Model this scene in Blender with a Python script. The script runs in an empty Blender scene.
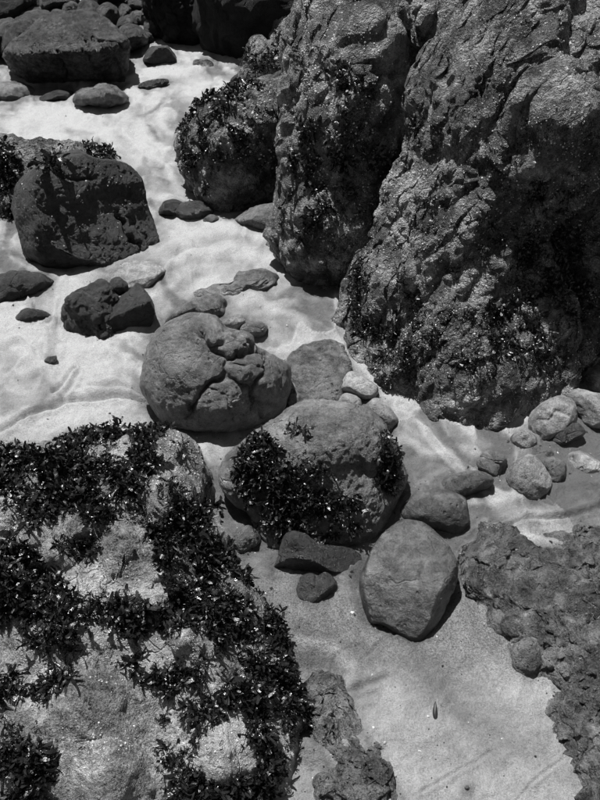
import bpy, bmesh, math, random
import numpy as np
from mathutils import Vector

# ------------------------------------------------------------------ camera, sky, sun, exposure
scene = bpy.context.scene
COL = scene.collection
CAM_H, PITCH, VFOV = 1.9, math.radians(41.0), math.radians(54.0)
PW, PH = 600.0, 800.0                                   # photograph's pixel frame
FPX = (PH / 2) / math.tan(VFOV / 2)

cam_data = bpy.data.cameras.new('camera')
cam = bpy.data.objects.new('camera', cam_data)
COL.objects.link(cam)
cam.location = (0, 0, CAM_H)
cam.rotation_euler = (math.pi / 2 - PITCH, 0, 0)
cam_data.sensor_fit = 'VERTICAL'
cam_data.sensor_height = 24.0
cam_data.lens = 12.0 / math.tan(VFOV / 2)
cam_data.clip_start = 0.02
cam_data.clip_end = 600
scene.camera = cam

SUN_EL, SUN_AZ = math.radians(71), math.radians(-38)    # azimuth from +Y, negative = left
SUN_DIR = np.array([math.sin(SUN_AZ) * math.cos(SUN_EL), math.cos(SUN_AZ) * math.cos(SUN_EL), math.sin(SUN_EL)])
world = bpy.data.worlds.new('World')
scene.world = world
world.use_nodes = True
wn, wl = world.node_tree.nodes, world.node_tree.links
wn.clear()
w_out = wn.new('ShaderNodeOutputWorld')
w_bg = wn.new('ShaderNodeBackground')
w_sky = wn.new('ShaderNodeTexSky')
w_bw = wn.new('ShaderNodeRGBToBW')                      # a black and white photograph
w_sky.sky_type = 'NISHITA'
w_sky.sun_disc = False
w_sky.sun_elevation = SUN_EL
w_sky.sun_rotation = SUN_AZ
w_bg.inputs['Strength'].default_value = 0.05
wl.new(w_sky.outputs[0], w_bw.inputs[0])
wl.new(w_bw.outputs[0], w_bg.inputs['Color'])
wl.new(w_bg.outputs[0], w_out.inputs['Surface'])
sun_data = bpy.data.lights.new('sun', 'SUN')
sun_data.energy = 5.0
sun_data.angle = math.radians(0.53)
sun_data.color = (1, 1, 1)
sun = bpy.data.objects.new('sun', sun_data)
COL.objects.link(sun)
sun.location = (0, 0, 12)
sun.rotation_euler = Vector(-SUN_DIR).to_track_quat('-Z', 'Y').to_euler()
scene.view_settings.view_transform = 'Standard'
scene.view_settings.look = 'None'
scene.view_settings.exposure = 0.72
scene.view_settings.gamma = 1.0
scene.view_settings.use_curve_mapping = False
scene.cycles.use_denoising = True
scene.cycles.max_bounces = 4
scene.cycles.use_adaptive_sampling = True
scene.cycles.adaptive_threshold = 0.02

# ------------------------------------------------------------------ pixels <-> world
_f = np.array([0, math.cos(PITCH), -math.sin(PITCH)])
_u = np.array([0, math.sin(PITCH), math.cos(PITCH)])
_r = np.array([1.0, 0, 0])
CAMP = np.array([0, 0, CAM_H])

def ray(px, py):
    return _f + _r * ((px - PW / 2) / FPX) + _u * ((PH / 2 - py) / FPX)

def ground(px, py, z=0.0):
    d = ray(px, py)
    return CAMP + d * ((z - CAM_H) / d[2])

def to_px(P):
    q = P - CAMP
    w = np.maximum(q @ _f, 0.05)
    return np.stack([PW / 2 + FPX * (q @ _r) / w, PH / 2 - FPX * (q @ _u) / w], -1)

# ------------------------------------------------------------------ noise
_rng = np.random.default_rng(7)
_perm = _rng.permutation(256).astype(np.int32)
_perm = np.concatenate([_perm, _perm, _perm])
_grad = _rng.normal(size=(256, 3))
_grad /= np.linalg.norm(_grad, axis=1)[:, None]

def perlin(p):
    i = np.floor(p).astype(np.int32)
    f = p - i
    u = f * f * f * (f * (f * 6 - 15) + 10)
    i &= 255
    out = 0
    for dx in (0, 1):
        for dy in (0, 1):
            for dz in (0, 1):
                h = _perm[_perm[_perm[i[:, 0] + dx] + i[:, 1] + dy] + i[:, 2] + dz]
                g = _grad[h]
                d = g[:, 0] * (f[:, 0] - dx) + g[:, 1] * (f[:, 1] - dy) + g[:, 2] * (f[:, 2] - dz)
                w = (u[:, 0] if dx else 1 - u[:, 0]) * (u[:, 1] if dy else 1 - u[:, 1]) * (u[:, 2] if dz else 1 - u[:, 2])
                out = out + w * d
    return out * 1.6

def fbm(p, octv=4, gain=0.5):
    a, s, out = 1.0, 1.0, 0
    for k in range(octv):
        out = out + a * perlin(p * s + 17.3 * k)
        a *= gain
        s *= 2.03
    return out

def ridged(p, octv=4, gain=0.5):
    a, s, out = 1.0, 1.0, 0
    for k in range(octv):
        out = out + a * (1 - 2 * np.abs(perlin(p * s + 9.1 * k)))
        a *= gain
        s *= 2.03
    return out * 0.5

def worley(p):
    i = np.floor(p).astype(np.int32)
    f = p - i
    f1 = np.full(len(p), 9.0)
    f2 = np.full(len(p), 9.0)
    for dx in (-1, 0, 1):
        for dy in (-1, 0, 1):
            for dz in (-1, 0, 1):
                a, b, c = (i[:, 0] + dx) & 255, (i[:, 1] + dy) & 255, (i[:, 2] + dz) & 255
                h = _perm[_perm[_perm[a] + b] + c]
                o = _grad[h] * 0.45 + 0.5
                d = (o[:, 0] + dx - f[:, 0]) ** 2 + (o[:, 1] + dy - f[:, 1]) ** 2 + (o[:, 2] + dz - f[:, 2]) ** 2
                n1 = np.minimum(f1, d)
                f2 = np.minimum(np.maximum(f1, d), f2)
                f1 = n1
    return np.sqrt(f1), np.sqrt(f2)

def smooth(e0, e1, x):
    t = np.clip((x - e0) / (e1 - e0), 0, 1)
    return t * t * (3 - 2 * t)

# ------------------------------------------------------------------ meshes
def link_mesh(name, V, F, mat, parent=None, origin=None, smooth_shade=True, attrs=None):
    """V (n,3) world coordinates, F (m,3|4)."""
    V = np.asarray(V, dtype=np.float32)
    F = np.asarray(F, dtype=np.int32)
    origin = np.zeros(3) if origin is None else np.asarray(origin)
    me = bpy.data.meshes.new(name)
    k = F.shape[1]
    me.vertices.add(len(V))
    me.vertices.foreach_set('co', (V - origin.astype(np.float32)).ravel())
    me.loops.add(F.size)
    me.loops.foreach_set('vertex_index', F.ravel())
    me.polygons.add(len(F))
    me.polygons.foreach_set('loop_start', np.arange(0, F.size, k, dtype=np.int32))
    me.polygons.foreach_set('use_smooth', np.full(len(F), smooth_shade))
    me.update(calc_edges=True)
    for an, av in (attrs or {}).items():
        a = me.attributes.new(an, 'FLOAT', 'POINT')
        a.data.foreach_set('value', np.asarray(av, dtype=np.float32))
    me.materials.append(mat)
    o = bpy.data.objects.new(name, me)
    COL.objects.link(o)
    if parent is not None:
        o.parent = parent
        o.location = origin - np.array(parent.location)
    else:
        o.location = origin
    return o

def tag(o, label, cat=None, group=None, kind=None):
    o['label'] = label
    if cat: o['category'] = cat
    if group: o['group'] = group
    if kind: o['kind'] = kind
    return o

_ico = {}
def ico(level):
    if level not in _ico:
        bm = bmesh.new()
        bmesh.ops.create_icosphere(bm, subdivisions=level, radius=1.0)
        bm.verts.ensure_lookup_table()
        V = np.array([v.co[:] for v in bm.verts])
        F = np.array([[v.index for v in f.verts] for f in bm.faces], dtype=np.int32)
        bm.free()
        V /= np.linalg.norm(V, axis=1)[:, None]
        _ico[level] = (V, F)
    return _ico[level]

def normals(V, F):
    fn = np.cross(V[F[:, 1]] - V[F[:, 0]], V[F[:, 2]] - V[F[:, 0]])
    N = np.zeros_like(V)
    for k in range(3):
        for a in range(3):
            N[:, a] += np.bincount(F[:, k], weights=fn[:, a], minlength=len(V))
    return N / (np.linalg.norm(N, axis=1)[:, None] + 1e-12)

def seg_dist(Q, poly, closed=False):
    poly = np.asarray(poly, float)
    if closed:
        poly = np.vstack([poly, poly[:1]])
    best = np.full(len(Q), 1e9)
    for a, b in zip(poly[:-1], poly[1:]):
        ab = b - a
        t = np.clip(((Q - a) @ ab) / (ab @ ab + 1e-9), 0, 1)
        best = np.minimum(best, np.linalg.norm(Q - a - t[:, None] * ab, axis=1))
    return best

def catmull(pts, n=8, soft=1.0):
    P = np.asarray(pts, float)
    out = []
    m = len(P)
    for i in range(m):
        p0, p1, p2, p3 = P[i - 1], P[i], P[(i + 1) % m], P[(i + 2) % m]
        for t in np.linspace(0, 1, n, endpoint=False):
            c = 0.5 * ((2 * p1) + (-p0 + p2) * t + (2 * p0 - 5 * p1 + 4 * p2 - p3) * t * t + (-p0 + 3 * p1 - 3 * p2 + p3) * t ** 3)
            l = p1 * (1 - t) + p2 * t
            out.append(c * soft + l * (1 - soft))
    return np.array(out)

# ------------------------------------------------------------------ materials
def new_mat(name):
    m = bpy.data.materials.new(name)
    m.use_nodes = True
    nt = m.node_tree
    return m, nt.nodes, nt.links, nt.nodes['Principled BSDF']

class NT:
    """small helper for building node chains"""
    def __init__(s, nodes, links): s.n, s.l = nodes, links
    def noise(s, co, scale, detail=4, rough=0.55):
        t = s.n.new('ShaderNodeTexNoise'); t.inputs['Scale'].default_value = scale
        t.inputs['Detail'].default_value = detail; t.inputs['Roughness'].default_value = rough
        s.l.new(co, t.inputs['Vector']); return t.outputs['Fac']
    def _vnode(s, co, scale, feature):
        if not hasattr(s, 'cache'): s.cache = {}
        key = (co.node.name, co.name, scale, feature)
        if key not in s.cache:
            t = s.n.new('ShaderNodeTexVoronoi'); t.inputs['Scale'].default_value = scale; t.feature = feature
            s.l.new(co, t.inputs['Vector']); s.cache[key] = t
        return s.cache[key]
    def voro(s, co, scale, feature='F1'):
        return s._vnode(co, scale, feature).outputs['Distance']
    def vcol(s, co, scale):
        b = s.n.new('ShaderNodeSeparateColor'); s.l.new(s._vnode(co, scale, 'F1').outputs['Color'], b.inputs[0]); return b.outputs[0]
    def ramp(s, x, a, b, lo=0.0, hi=1.0):
        t = s.n.new('ShaderNodeMapRange'); t.interpolation_type = 'SMOOTHSTEP'
        for k, v in zip(('From Min', 'From Max', 'To Min', 'To Max'), (a, b, lo, hi)): t.inputs[k].default_value = v
        s.l.new(x, t.inputs['Value']); return t.outputs['Result']
    def math(s, op, a, b=None):
        t = s.n.new('ShaderNodeMath'); t.operation = op
        for k, v in enumerate((a, b)):
            if v is None: continue
            if isinstance(v, (int, float)): t.inputs[k].default_value = v
            else: s.l.new(v, t.inputs[k])
        return t.outputs[0]
    def mixf(s, f, a, b):
        t = s.n.new('ShaderNodeMix'); t.data_type = 'FLOAT'
        for k, v in zip((0, 2, 3), (f, a, b)):
            if isinstance(v, (int, float)): t.inputs[k].default_value = v
            else: s.l.new(v, t.inputs[k])
        return t.outputs[0]
    def bump(s, h, dist, strength=1.0, normal=None):
        t = s.n.new('ShaderNodeBump'); t.inputs['Distance'].default_value = dist; t.inputs['Strength'].default_value = strength
        s.l.new(h, t.inputs['Height'])
        if normal is not None: s.l.new(normal, t.inputs['Normal'])
        return t.outputs['Normal']

def obj_coord(n, l):
    tc = n.new('ShaderNodeTexCoord'); oi = n.new('ShaderNodeObjectInfo')
    ad = n.new('ShaderNodeVectorMath'); ad.operation = 'ADD'
    mu = n.new('ShaderNodeMath'); mu.operation = 'MULTIPLY'; mu.inputs[1].default_value = 37.0
    l.new(oi.outputs['Random'], mu.inputs[0]); l.new(tc.outputs['Object'], ad.inputs[0]); l.new(mu.outputs[0], ad.inputs[1])
    return ad.outputs[0], oi.outputs['Random']

def rock_mat(name, base, var=0.35, dust=0.0, bump=0.003, rough=(0.45, 0.75), speck=0.0, fine=1.0, vary=0.0, spec=0.5, crust=0.0, cracks=1.0, wet=0.4, vein=0.5, ridge=0.0, patch=0.0):
    m, n, l, bs = new_mat(name)
    t = NT(n, l)
    co, rnd = obj_coord(n, l)
    a = t.noise(co, 5.0, 5)
    b = t.noise(co, 38.0, 5, 0.7)
    c = t.noise(co, 230.0, 2, 0.75)
    v = t.math('ADD', t.ramp(a, 0.3, 0.7, -var, var), t.math('ADD', t.ramp(b, 0.32, 0.68, -var * .8, var * .8), t.ramp(c, .32, .68, -var * .8, var * .8)))
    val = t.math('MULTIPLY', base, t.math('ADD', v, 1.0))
    if patch:            # pale crust against dark algal film
        val = t.math('MULTIPLY', val, t.ramp(t.noise(co, 7.0, 5, .65), .43, .57, 1 - patch, 1 + .6 * patch))
    if vein:
        vn = t.noise(co, 6.0, 3, .6)
        vm = t.math('MULTIPLY', t.ramp(t.math('ABSOLUTE', t.math('SUBTRACT', vn, 0.5)), 0.0, 0.010, 1.0, 0.0), t.ramp(b, .42, .6))
        val = t.math('MULTIPLY', val, t.math('ADD', 1.0, t.math('MULTIPLY', vm, vein)))
    if vary:
        val = t.math('MULTIPLY', val, t.ramp(rnd, 0, 1, 1 - vary, 1 + vary))
    if speck:
        # pale crusts and barnacle specks
        d = t.voro(co, 95.0)
        pick = t.math('GREATER_THAN', t.vcol(co, 95.0), 0.66)
        patch = t.ramp(t.noise(co, 9.0, 3), 0.42, 0.62)
        sp = t.math('MULTIPLY', t.math('MULTIPLY', t.ramp(d, 0.42, 0.2), pick), patch)
        val = t.mixf(t.math('MULTIPLY', sp, speck), val, 0.34)
    if dust:
        g = n.new('ShaderNodeNewGeometry'); sx = n.new('ShaderNodeSeparateXYZ'); l.new(g.outputs['Normal'], sx.inputs[0])
        up = t.ramp(sx.outputs['Z'], 0.55, 0.95)
        dm = t.math('MULTIPLY', t.math('MULTIPLY', up, t.ramp(t.noise(co, 11.0, 6, .7), 0.45, 0.62)), dust)
        val = t.mixf(dm, val, 0.33)
    cb = n.new('ShaderNodeCombineColor')
    for k in range(3): l.new(val, cb.inputs[k])
    l.new(cb.outputs[0], bs.inputs['Base Color'])
    l.new(t.ramp(t.noise(co, 14.0, 4), 0.35, 0.65, rough[0], rough[1]), bs.inputs['Roughness'])
    bs.inputs['Specular IOR Level'].default_value = spec
    if wet:              # a film of sea water in patches
        l.new(t.ramp(t.noise(co, 8.0, 3), .42, .58, 0.0, wet * .7), bs.inputs['Coat Weight'])
        bs.inputs['Coat Roughness'].default_value = 0.2
    # hairline cracks and small pits
    wv_ = n.new('ShaderNodeTexNoise'); wv_.inputs['Scale'].default_value = 9.0; wv_.inputs['Detail'].default_value = 2; l.new(co, wv_.inputs['Vector'])
    ws_ = n.new('ShaderNodeVectorMath'); ws_.operation = 'SCALE'; ws_.inputs['Scale'].default_value = 0.16; l.new(wv_.outputs['Color'], ws_.inputs[0])
    wa_ = n.new('ShaderNodeVectorMath'); wa_.operation = 'ADD'; l.new(co, wa_.inputs[0]); l.new(ws_.outputs[0], wa_.inputs[1])
    crk = t.math('MULTIPLY', t.ramp(t.voro(wa_.outputs[0], 6.5, 'DISTANCE_TO_EDGE'), 0.0, 0.03, 1.0, 0.0), t.ramp(a, .48, .6))
    pits = t.math('MULTIPLY', t.ramp(t.voro(co, 48.0), .32, .12), t.math('MULTIPLY', t.math('GREATER_THAN', t.vcol(co, 48.0), .6), t.ramp(t.noise(co, 12.0, 2), .5, .62)))
    h = t.math('ADD', t.math('MULTIPLY', b, 1.0), t.math('ADD', t.math('MULTIPLY', c, 0.5 * fine), t.math('MULTIPLY', t.noise(co, 700.0, 1, .75), 0.3 * fine)))
    h = t.math('SUBTRACT', h, t.math('ADD', t.math('MULTIPLY', crk, .55 * cracks), t.math('MULTIPLY', pits, .7)))
    if speck:
        h = t.math('ADD', h, t.math('MULTIPLY', sp, 0.6))
    if ridge:            # sharp broken edges
        rn = n.new('ShaderNodeTexNoise'); rn.noise_type = 'RIDGED_MULTIFRACTAL'; rn.inputs['Scale'].default_value = 13.0
        rn.inputs['Detail'].default_value = 5; l.new(wa_.outputs[0], rn.inputs['Vector'])
        h = t.math('ADD', h, t.math('MULTIPLY', rn.outputs['Fac'], ridge))
    if crust:
        wob = n.new('ShaderNodeVectorMath'); wob.operation = 'ADD'
        wn_ = n.new('ShaderNodeTexNoise'); wn_.inputs['Scale'].default_value = 70.0; l.new(co, wn_.inputs['Vector'])
        sc_ = n.new('ShaderNodeVectorMath'); sc_.operation = 'SCALE'; sc_.inputs['Scale'].default_value = 0.012
        l.new(wn_.outputs['Color'], sc_.inputs[0]); l.new(co, wob.inputs[0]); l.new(sc_.outputs[0], wob.inputs[1])
        cw = wob.outputs[0]
        k1 = t.ramp(t.voro(cw, 75.0), 0.75, 0.1); k2 = t.ramp(t.voro(cw, 170.0), 0.7, 0.1)
        where = t.ramp(t.noise(co, 7.0, 4), 0.36, 0.56, 0.25, 1.0)
        h = t.math('ADD', h, t.math('MULTIPLY', t.math('MULTIPLY', t.math('ADD', k1, t.math('MULTIPLY', k2, .6)), where), crust))
    nb = t.bump(h, bump * 1.5)
    l.new(nb, bs.inputs['Normal'])
    if wet: l.new(nb, bs.inputs['Coat Normal'])
    return m

M_SMOOTH = rock_mat('smooth_rock', 0.092, 0.45, patch=.28, dust=0.15, bump=0.007, rough=(.3, .58), vary=.15, spec=.4, wet=.75)
M_STONE = rock_mat('pale_stone', 0.20, 0.38, patch=.2, dust=0.15, bump=0.005, rough=(.4, .7), vary=.12, cracks=.6, spec=.4, wet=.1)
M_DARKSTONE = rock_mat('dark_stone', 0.024, 0.45, dust=0.06, bump=0.007, rough=(.34, .6), vary=.2, spec=.3, wet=.25)
M_CRAG = rock_mat('craggy_rock', 0.055, 0.5, dust=0.12, bump=0.016, rough=(.35, .6), vary=.25, spec=.35, wet=.15, ridge=.9, patch=.35)
M_BLOCK = rock_mat('dusted_rock', 0.045, 0.40, patch=.3, dust=0.22, bump=0.004, rough=(.32, .58), cracks=.6, spec=.45, wet=.6)
M_ROUGH = rock_mat('barnacled_rock', 0.175, 0.7, bump=0.017, rough=(.34, .65), speck=0.5, fine=1.3, crust=.6, spec=.35, wet=.5, vein=0, ridge=.9, patch=.55)
M_WEEDROCK = rock_mat('weedy_rock', 0.22, 0.55, bump=0.012, rough=(.25, .55), speck=0.2, fine=1.0, crust=.15, wet=.7, ridge=.4, patch=.35)
M_PITTED = rock_mat('pitted_rock', 0.105, 0.6, dust=.3, bump=0.014, rough=(.34, .65), speck=0.12, spec=.4, wet=.6, ridge=.7, patch=.45)
M_WETBLACK = rock_mat('wet_dark_rock', 0.024, 0.4, bump=0.007, rough=(.24, .5), speck=0.1, spec=.4, wet=.9)
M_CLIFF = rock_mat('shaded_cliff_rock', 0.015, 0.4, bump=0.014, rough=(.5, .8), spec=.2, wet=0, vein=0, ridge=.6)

def weed_mat(name, base, rough):
    m, n, l, bs = new_mat(name)
    t = NT(n, l)
    co, _ = obj_coord(n, l)
    a = t.noise(co, 30.0, 3)
    val = t.ramp(a, .3, .7, base * .5, base * 1.6)
    cb = n.new('ShaderNodeCombineColor')
    for k in range(3): l.new(val, cb.inputs[k])
    l.new(cb.outputs[0], bs.inputs['Base Color'])
    l.new(t.ramp(t.noise(co, 60.0, 2), .3, .7, rough, rough + .25), bs.inputs['Roughness'])
    bs.inputs['Specular IOR Level'].default_value = 0.5
    l.new(t.bump(t.noise(co, 160.0, 3), 0.002), bs.inputs['Normal'])
    return m
M_WEED = weed_mat('wet_seaweed', 0.013, 0.16)

def shell_mat(name, base):
    m, n, l, bs = new_mat(name)
    t = NT(n, l)
    co, _ = obj_coord(n, l)
    val = t.ramp(t.noise(co, 80.0, 3), .3, .7, base * .6, base * 1.4)
    cb = n.new('ShaderNodeCombineColor')
    for k in range(3): l.new(val, cb.inputs[k])
    l.new(cb.outputs[0], bs.inputs['Base Color'])
    bs.inputs['Roughness'].default_value = 0.45
    l.new(t.bump(t.noise(co, 400.0, 2), 0.001), bs.inputs['Normal'])
    return m
M_BARN = shell_mat('barnacle_shell', 0.34)
M_MUSSEL = shell_mat('mussel_shell', 0.015)

def sand_mat():
    m, n, l, bs = new_mat('beach_sand')
    t = NT(n, l)
    tc = n.new('ShaderNodeTexCoord'); co = tc.outputs['Object']
    at = n.new('ShaderNodeAttribute'); at.attribute_name = 'wet'
    wet = at.outputs['Fac']
    gr = n.new('ShaderNodeAttribute'); gr.attribute_name = 'grit'
    big = t.noise(co, 1.6, 5, .6)
    mid = t.noise(co, 14.0, 5, .62)
    fin = t.noise(co, 190.0, 3, .75)
    grn = t.noise(co, 460.0, 2, .8)
    wv = t.math('ADD', wet, t.math('ADD', t.ramp(big, .3, .7, -.12, .12), t.ramp(mid, .3, .7, -.12, .12)))
    wv = t.math('MINIMUM', t.math('MAXIMUM', wv, 0.0), 1.0)
    dry, wt = 0.345, 0.085
    val = t.mixf(wv, dry, wt)
    gsc = t.ramp(gr.outputs['Fac'], .1, .8, .6, 1.9)
    val = t.math('MULTIPLY', val, t.math('ADD', t.math('ADD', 1.0, t.math('MULTIPLY', gsc, t.ramp(fin, .3, .7, -.32, .32))), t.math('MULTIPLY', gsc, t.ramp(grn, .3, .7, -.32, .32))))
    # coarse dark grains and shell hash
    pick = t.math('GREATER_THAN', t.vcol(co, 150.0), 0.55)
    g1 = t.math('MULTIPLY', t.ramp(t.voro(co, 150.0), 0.45, 0.22), pick)
    g1 = t.math('MULTIPLY', g1, t.math('MULTIPLY', gr.outputs['Fac'], t.ramp(mid, .38, .6)))
    val = t.mixf(t.math('MULTIPLY', g1, .7), val, .06)
    cb = n.new('ShaderNodeCombineColor')
    for k in range(3): l.new(val, cb.inputs[k])
    l.new(cb.outputs[0], bs.inputs['Base Color'])
    l.new(t.mixf(wv, .75, .34), bs.inputs['Roughness'])
    bs.inputs['Specular IOR Level'].default_value = 0.45
    h = t.math('ADD', t.math('MULTIPLY', fin, gsc), t.math('ADD', t.math('MULTIPLY', grn, gsc), t.math('MULTIPLY', t.noise(co, 55.0, 4), 1.0)))
    l.new(t.bump(h, .006), bs.inputs['Normal'])
    return m
M_SAND = sand_mat()

# ------------------------------------------------------------------ rock builder
OUTLINES = []      # (px outline, scour) used by the sand

def rock(name, label, cat, outline, D, back=None, base=None, N=None, p=2.3, level=6, mat=None,
         cuts=(), ctrl=(), grooves=(), lump=0.06, mid=0.02, fine=0.004, rough=0.0, cells=0.0, cellsize=0.05,
         group=None, parent=None, seed=None, soft=1.0, zbase=None, center=None, kind=None, scour=0.0, strata=None, bump_freq=1.0, embed=.3, facets=0, ledge=0.0, fold=None, bias=.4, cutk=.96):
    """A boulder whose outline (photo pixels) is laid at the depth of the sand it stands on, with real thickness D (front) and back."""
    ol = np.asarray(outline, float)
    if base is None:
        base = ol[np.argmax(ol[:, 1])]
    if center is None:
        center = (ol.min(0) + ol.max(0)) / 2
    if zbase is None: zbase = -embed * D
    B0 = ground(base[0], base[1], zbase)
    G0 = ground(base[0], base[1])
    hh = ol[:, 1].max() - ol[:, 1].min()
    low = np.clip((ol[:, 1] - (ol[:, 1].min() + .6 * hh)) / (.4 * hh), 0, 1)
    ol = ol.copy(); ol[:, 1] += low * (.02 + .11 * embed) * hh
    c_ray = ray(*center)
    if N is None:
        N = -c_ray
    N = np.asarray(N, float) / np.linalg.norm(N)
    U = np.cross(np.array([0, 0, 1.0]), N); U /= np.linalg.norm(U)
    Vv = np.cross(N, U)
    def onplane(q):
        d = ray(*q)
        return CAMP + d * (((B0 - CAMP) @ N) / (d @ N))
    O = onplane(center)
    sm = catmull(ol, 8, soft)
    P3 = np.array([onplane(q) for q in sm]) - O
    uu, vv = P3 @ U, P3 @ Vv
    th = np.arctan2(vv, uu); rr = np.hypot(uu, vv)
    # polar outline, largest radius per angle
    NB = 720
    tab = np.zeros(NB)
    m = len(th)
    for i in range(m):
        a, b = th[i], th[(i + 1) % m]
        db = (b - a + math.pi) % (2 * math.pi) - math.pi
        for t in np.linspace(0, 1, 12):
            x = uu[i] * (1 - t) + uu[(i + 1) % m] * t; y = vv[i] * (1 - t) + vv[(i + 1) % m] * t
            k = int((math.atan2(y, x) / (2 * math.pi) * NB)) % NB
            tab[k] = max(tab[k], math.hypot(x, y))
    idx = np.where(tab > 0)[0]
    tab = np.interp(np.arange(NB), np.concatenate([idx - NB, idx, idx + NB]), np.tile(tab[idx], 3))
    S, F = ico(level)
    S = S + np.array([0, 0, bias]); S = S / np.linalg.norm(S, axis=1)[:, None]
    th = np.arctan2(S[:, 1], S[:, 0])
    kx = (th / (2 * math.pi) * NB) % NB
    k0 = np.floor(kx).astype(int) % NB
    fr = kx - np.floor(kx)
    R = tab[k0] * (1 - fr) + tab[(k0 + 1) % NB] * fr
    size = float(np.mean(tab))
    if back is None: back = D * 1.1
    s = np.minimum(np.hypot(S[:, 0], S[:, 1]), 1.0) ** (2 / p)
    z = np.sign(S[:, 2]) * np.abs(S[:, 2]) ** (2 / p)
    # relief away from the rim: the shape lines of the outline relax to a disc at the crown
    V = O + np.outer(R * s * np.cos(th), U) + np.outer(R * s * np.sin(th), Vv)
    if fold is not None:         # the face is a prow of two planes meeting in a ridge above the base pixel
        dv = V - CAMP
        ts = []
        for nf in fold:
            nf = np.asarray(nf, float) / np.linalg.norm(nf)
            ts.append(((B0 - CAMP) @ nf) / np.minimum(dv @ nf, -.08))
        w_ = .05
        V = CAMP + dv * (w_ * np.logaddexp(np.clip(ts[0], .3, 1.7) / w_, np.clip(ts[1], .3, 1.7) / w_))[:, None]
    V = V + np.outer(np.where(z > 0, z * D, z * back), N)
    front = np.clip(S[:, 2] * 2.5, 0, 1)
    if len(ctrl):
        Q = to_px(V)
        for (cx, cy, rad, amt) in ctrl:
            g = np.exp(-((Q[:, 0] - cx) ** 2 + (Q[:, 1] - cy) ** 2) / (rad * rad)) * front
            V += np.outer(g * amt * D, N)
    for (cx, cy, k, nrm) in cuts:
        nrm = np.asarray(nrm, float) / np.linalg.norm(nrm)
        P0 = onplane((cx, cy)) + N * (k * D)
        over = (V - P0) @ nrm
        V -= np.outer(np.maximum(over, 0) * cutk, nrm)
    if facets:
        fr_ = np.random.default_rng(int(hash_name(label) * 10))
        Ctr = O + N * (D - back) * .3
        for _k in range(facets):
            dv = fr_.normal(size=3); dv /= np.linalg.norm(dv)
            if dv @ N < -.2: dv = -dv
            q = (V - Ctr) @ dv
            lim = np.max(q) * fr_.uniform(.82, .97)
            V -= np.outer(np.maximum(q - lim, 0) * .8, dv)
    sd = (seed if seed is not None else (hash_name(label))) * 3.17
    NN = normals(V, F)
    off = np.array([sd % 91.0, (sd * 1.7) % 83.0, (sd * 2.3) % 77.0])
    bf = bump_freq
    def warp(P, st):
        return P
    W = V.copy()
    if strata is not None:       # stretch the texture along a direction: bedding
        ax, k = np.asarray(strata[0], float) / np.linalg.norm(strata[0]), strata[1]
        W = W + np.outer((W @ ax) * (k - 1), ax)
    disp = lump * size * fbm(V / (size * 0.95) * bf + off, 3)
    if mid: disp = disp + mid * size * fbm(W / (size * 0.3) * bf + off * 1.3, 4)
    if ledge:            # broken ledges and gullies across the face
        disp = disp + ledge * ridged(W * 3.1 + off, 4, .55)
    V = V + NN * disp[:, None]
    disp2 = fine * fbm(W / 0.02 + off, 3)
    if rough:
        disp2 = disp2 + rough * ridged(W / 0.16 + off, 5, 0.55)
    if cells:
        f1, f2 = worley(W / cellsize + off + 0.35 * np.stack([perlin(W / cellsize * .6 + 3), perlin(W / cellsize * .6 + 9), perlin(W / cellsize * .6 + 23)], -1))
        disp2 = disp2 + cells * (np.minimum(f2 - f1, 0.45) - 0.2) * 2.0
    if len(grooves):
        Q = to_px(V)
        Q = Q + np.stack([perlin(V * 18 + 5) + .5 * perlin(V * 45 + 8), perlin(V * 18 + 45) + .5 * perlin(V * 45 + 28)], -1) * 4.0
        for (poly, wd, dp) in grooves:
            d = seg_dist(Q, poly)
            dep = np.clip(.85 + .8 * perlin(V * 14 + 77), .3, 1.3)
            disp2 = disp2 - dp * dep * np.exp(-np.minimum(d / wd, 30) ** 1.25) * front
    NN = normals(V, F)
    V = V + NN * disp2[:, None]
    if parent is None:
        origin = np.array([G0[0], G0[1], 0.0])
    else:
        origin = np.array(parent.location)
    keep = V[:, 2][F].max(1) > -0.07                       # what lies deep in the sand is left out
    Fk = F[keep]
    used = np.unique(Fk)
    remap = np.zeros(len(V), dtype=np.int32); remap[used] = np.arange(len(used))
    o = link_mesh(name, V[used], remap[Fk], mat or M_SMOOTH, parent=parent, origin=origin)
    if parent is None:
        tag(o, label, cat, group, kind)
        OUTLINES.append((catmull(outline, 8, soft), scour))
    return {'o': o, 'V': V, 'F': F, 'S': S, 'N': N, 'size': size}

def hash_name(s):
    h = 7
    for ch in s: h = (h * 31 + ord(ch)) % 9973
    return h / 10.0

# ------------------------------------------------------------------ seaweed and barnacles on a rock
def mask_px(Q, blobs):
    w = np.zeros(len(Q))
    for b in blobs:
        cx, cy, rx, ry, dens = b[:5]
        a = math.radians(b[5]) if len(b) > 5 else 0
        dx, dy = Q[:, 0] - cx, Q[:, 1] - cy
        x = dx * math.cos(a) + dy * math.sin(a); y = -dx * math.sin(a) + dy * math.cos(a)
        w = np.maximum(w, dens * smooth(1.15, 0.75, np.sqrt((x / rx) ** 2 + (y / ry) ** 2)))
    return w

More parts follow.
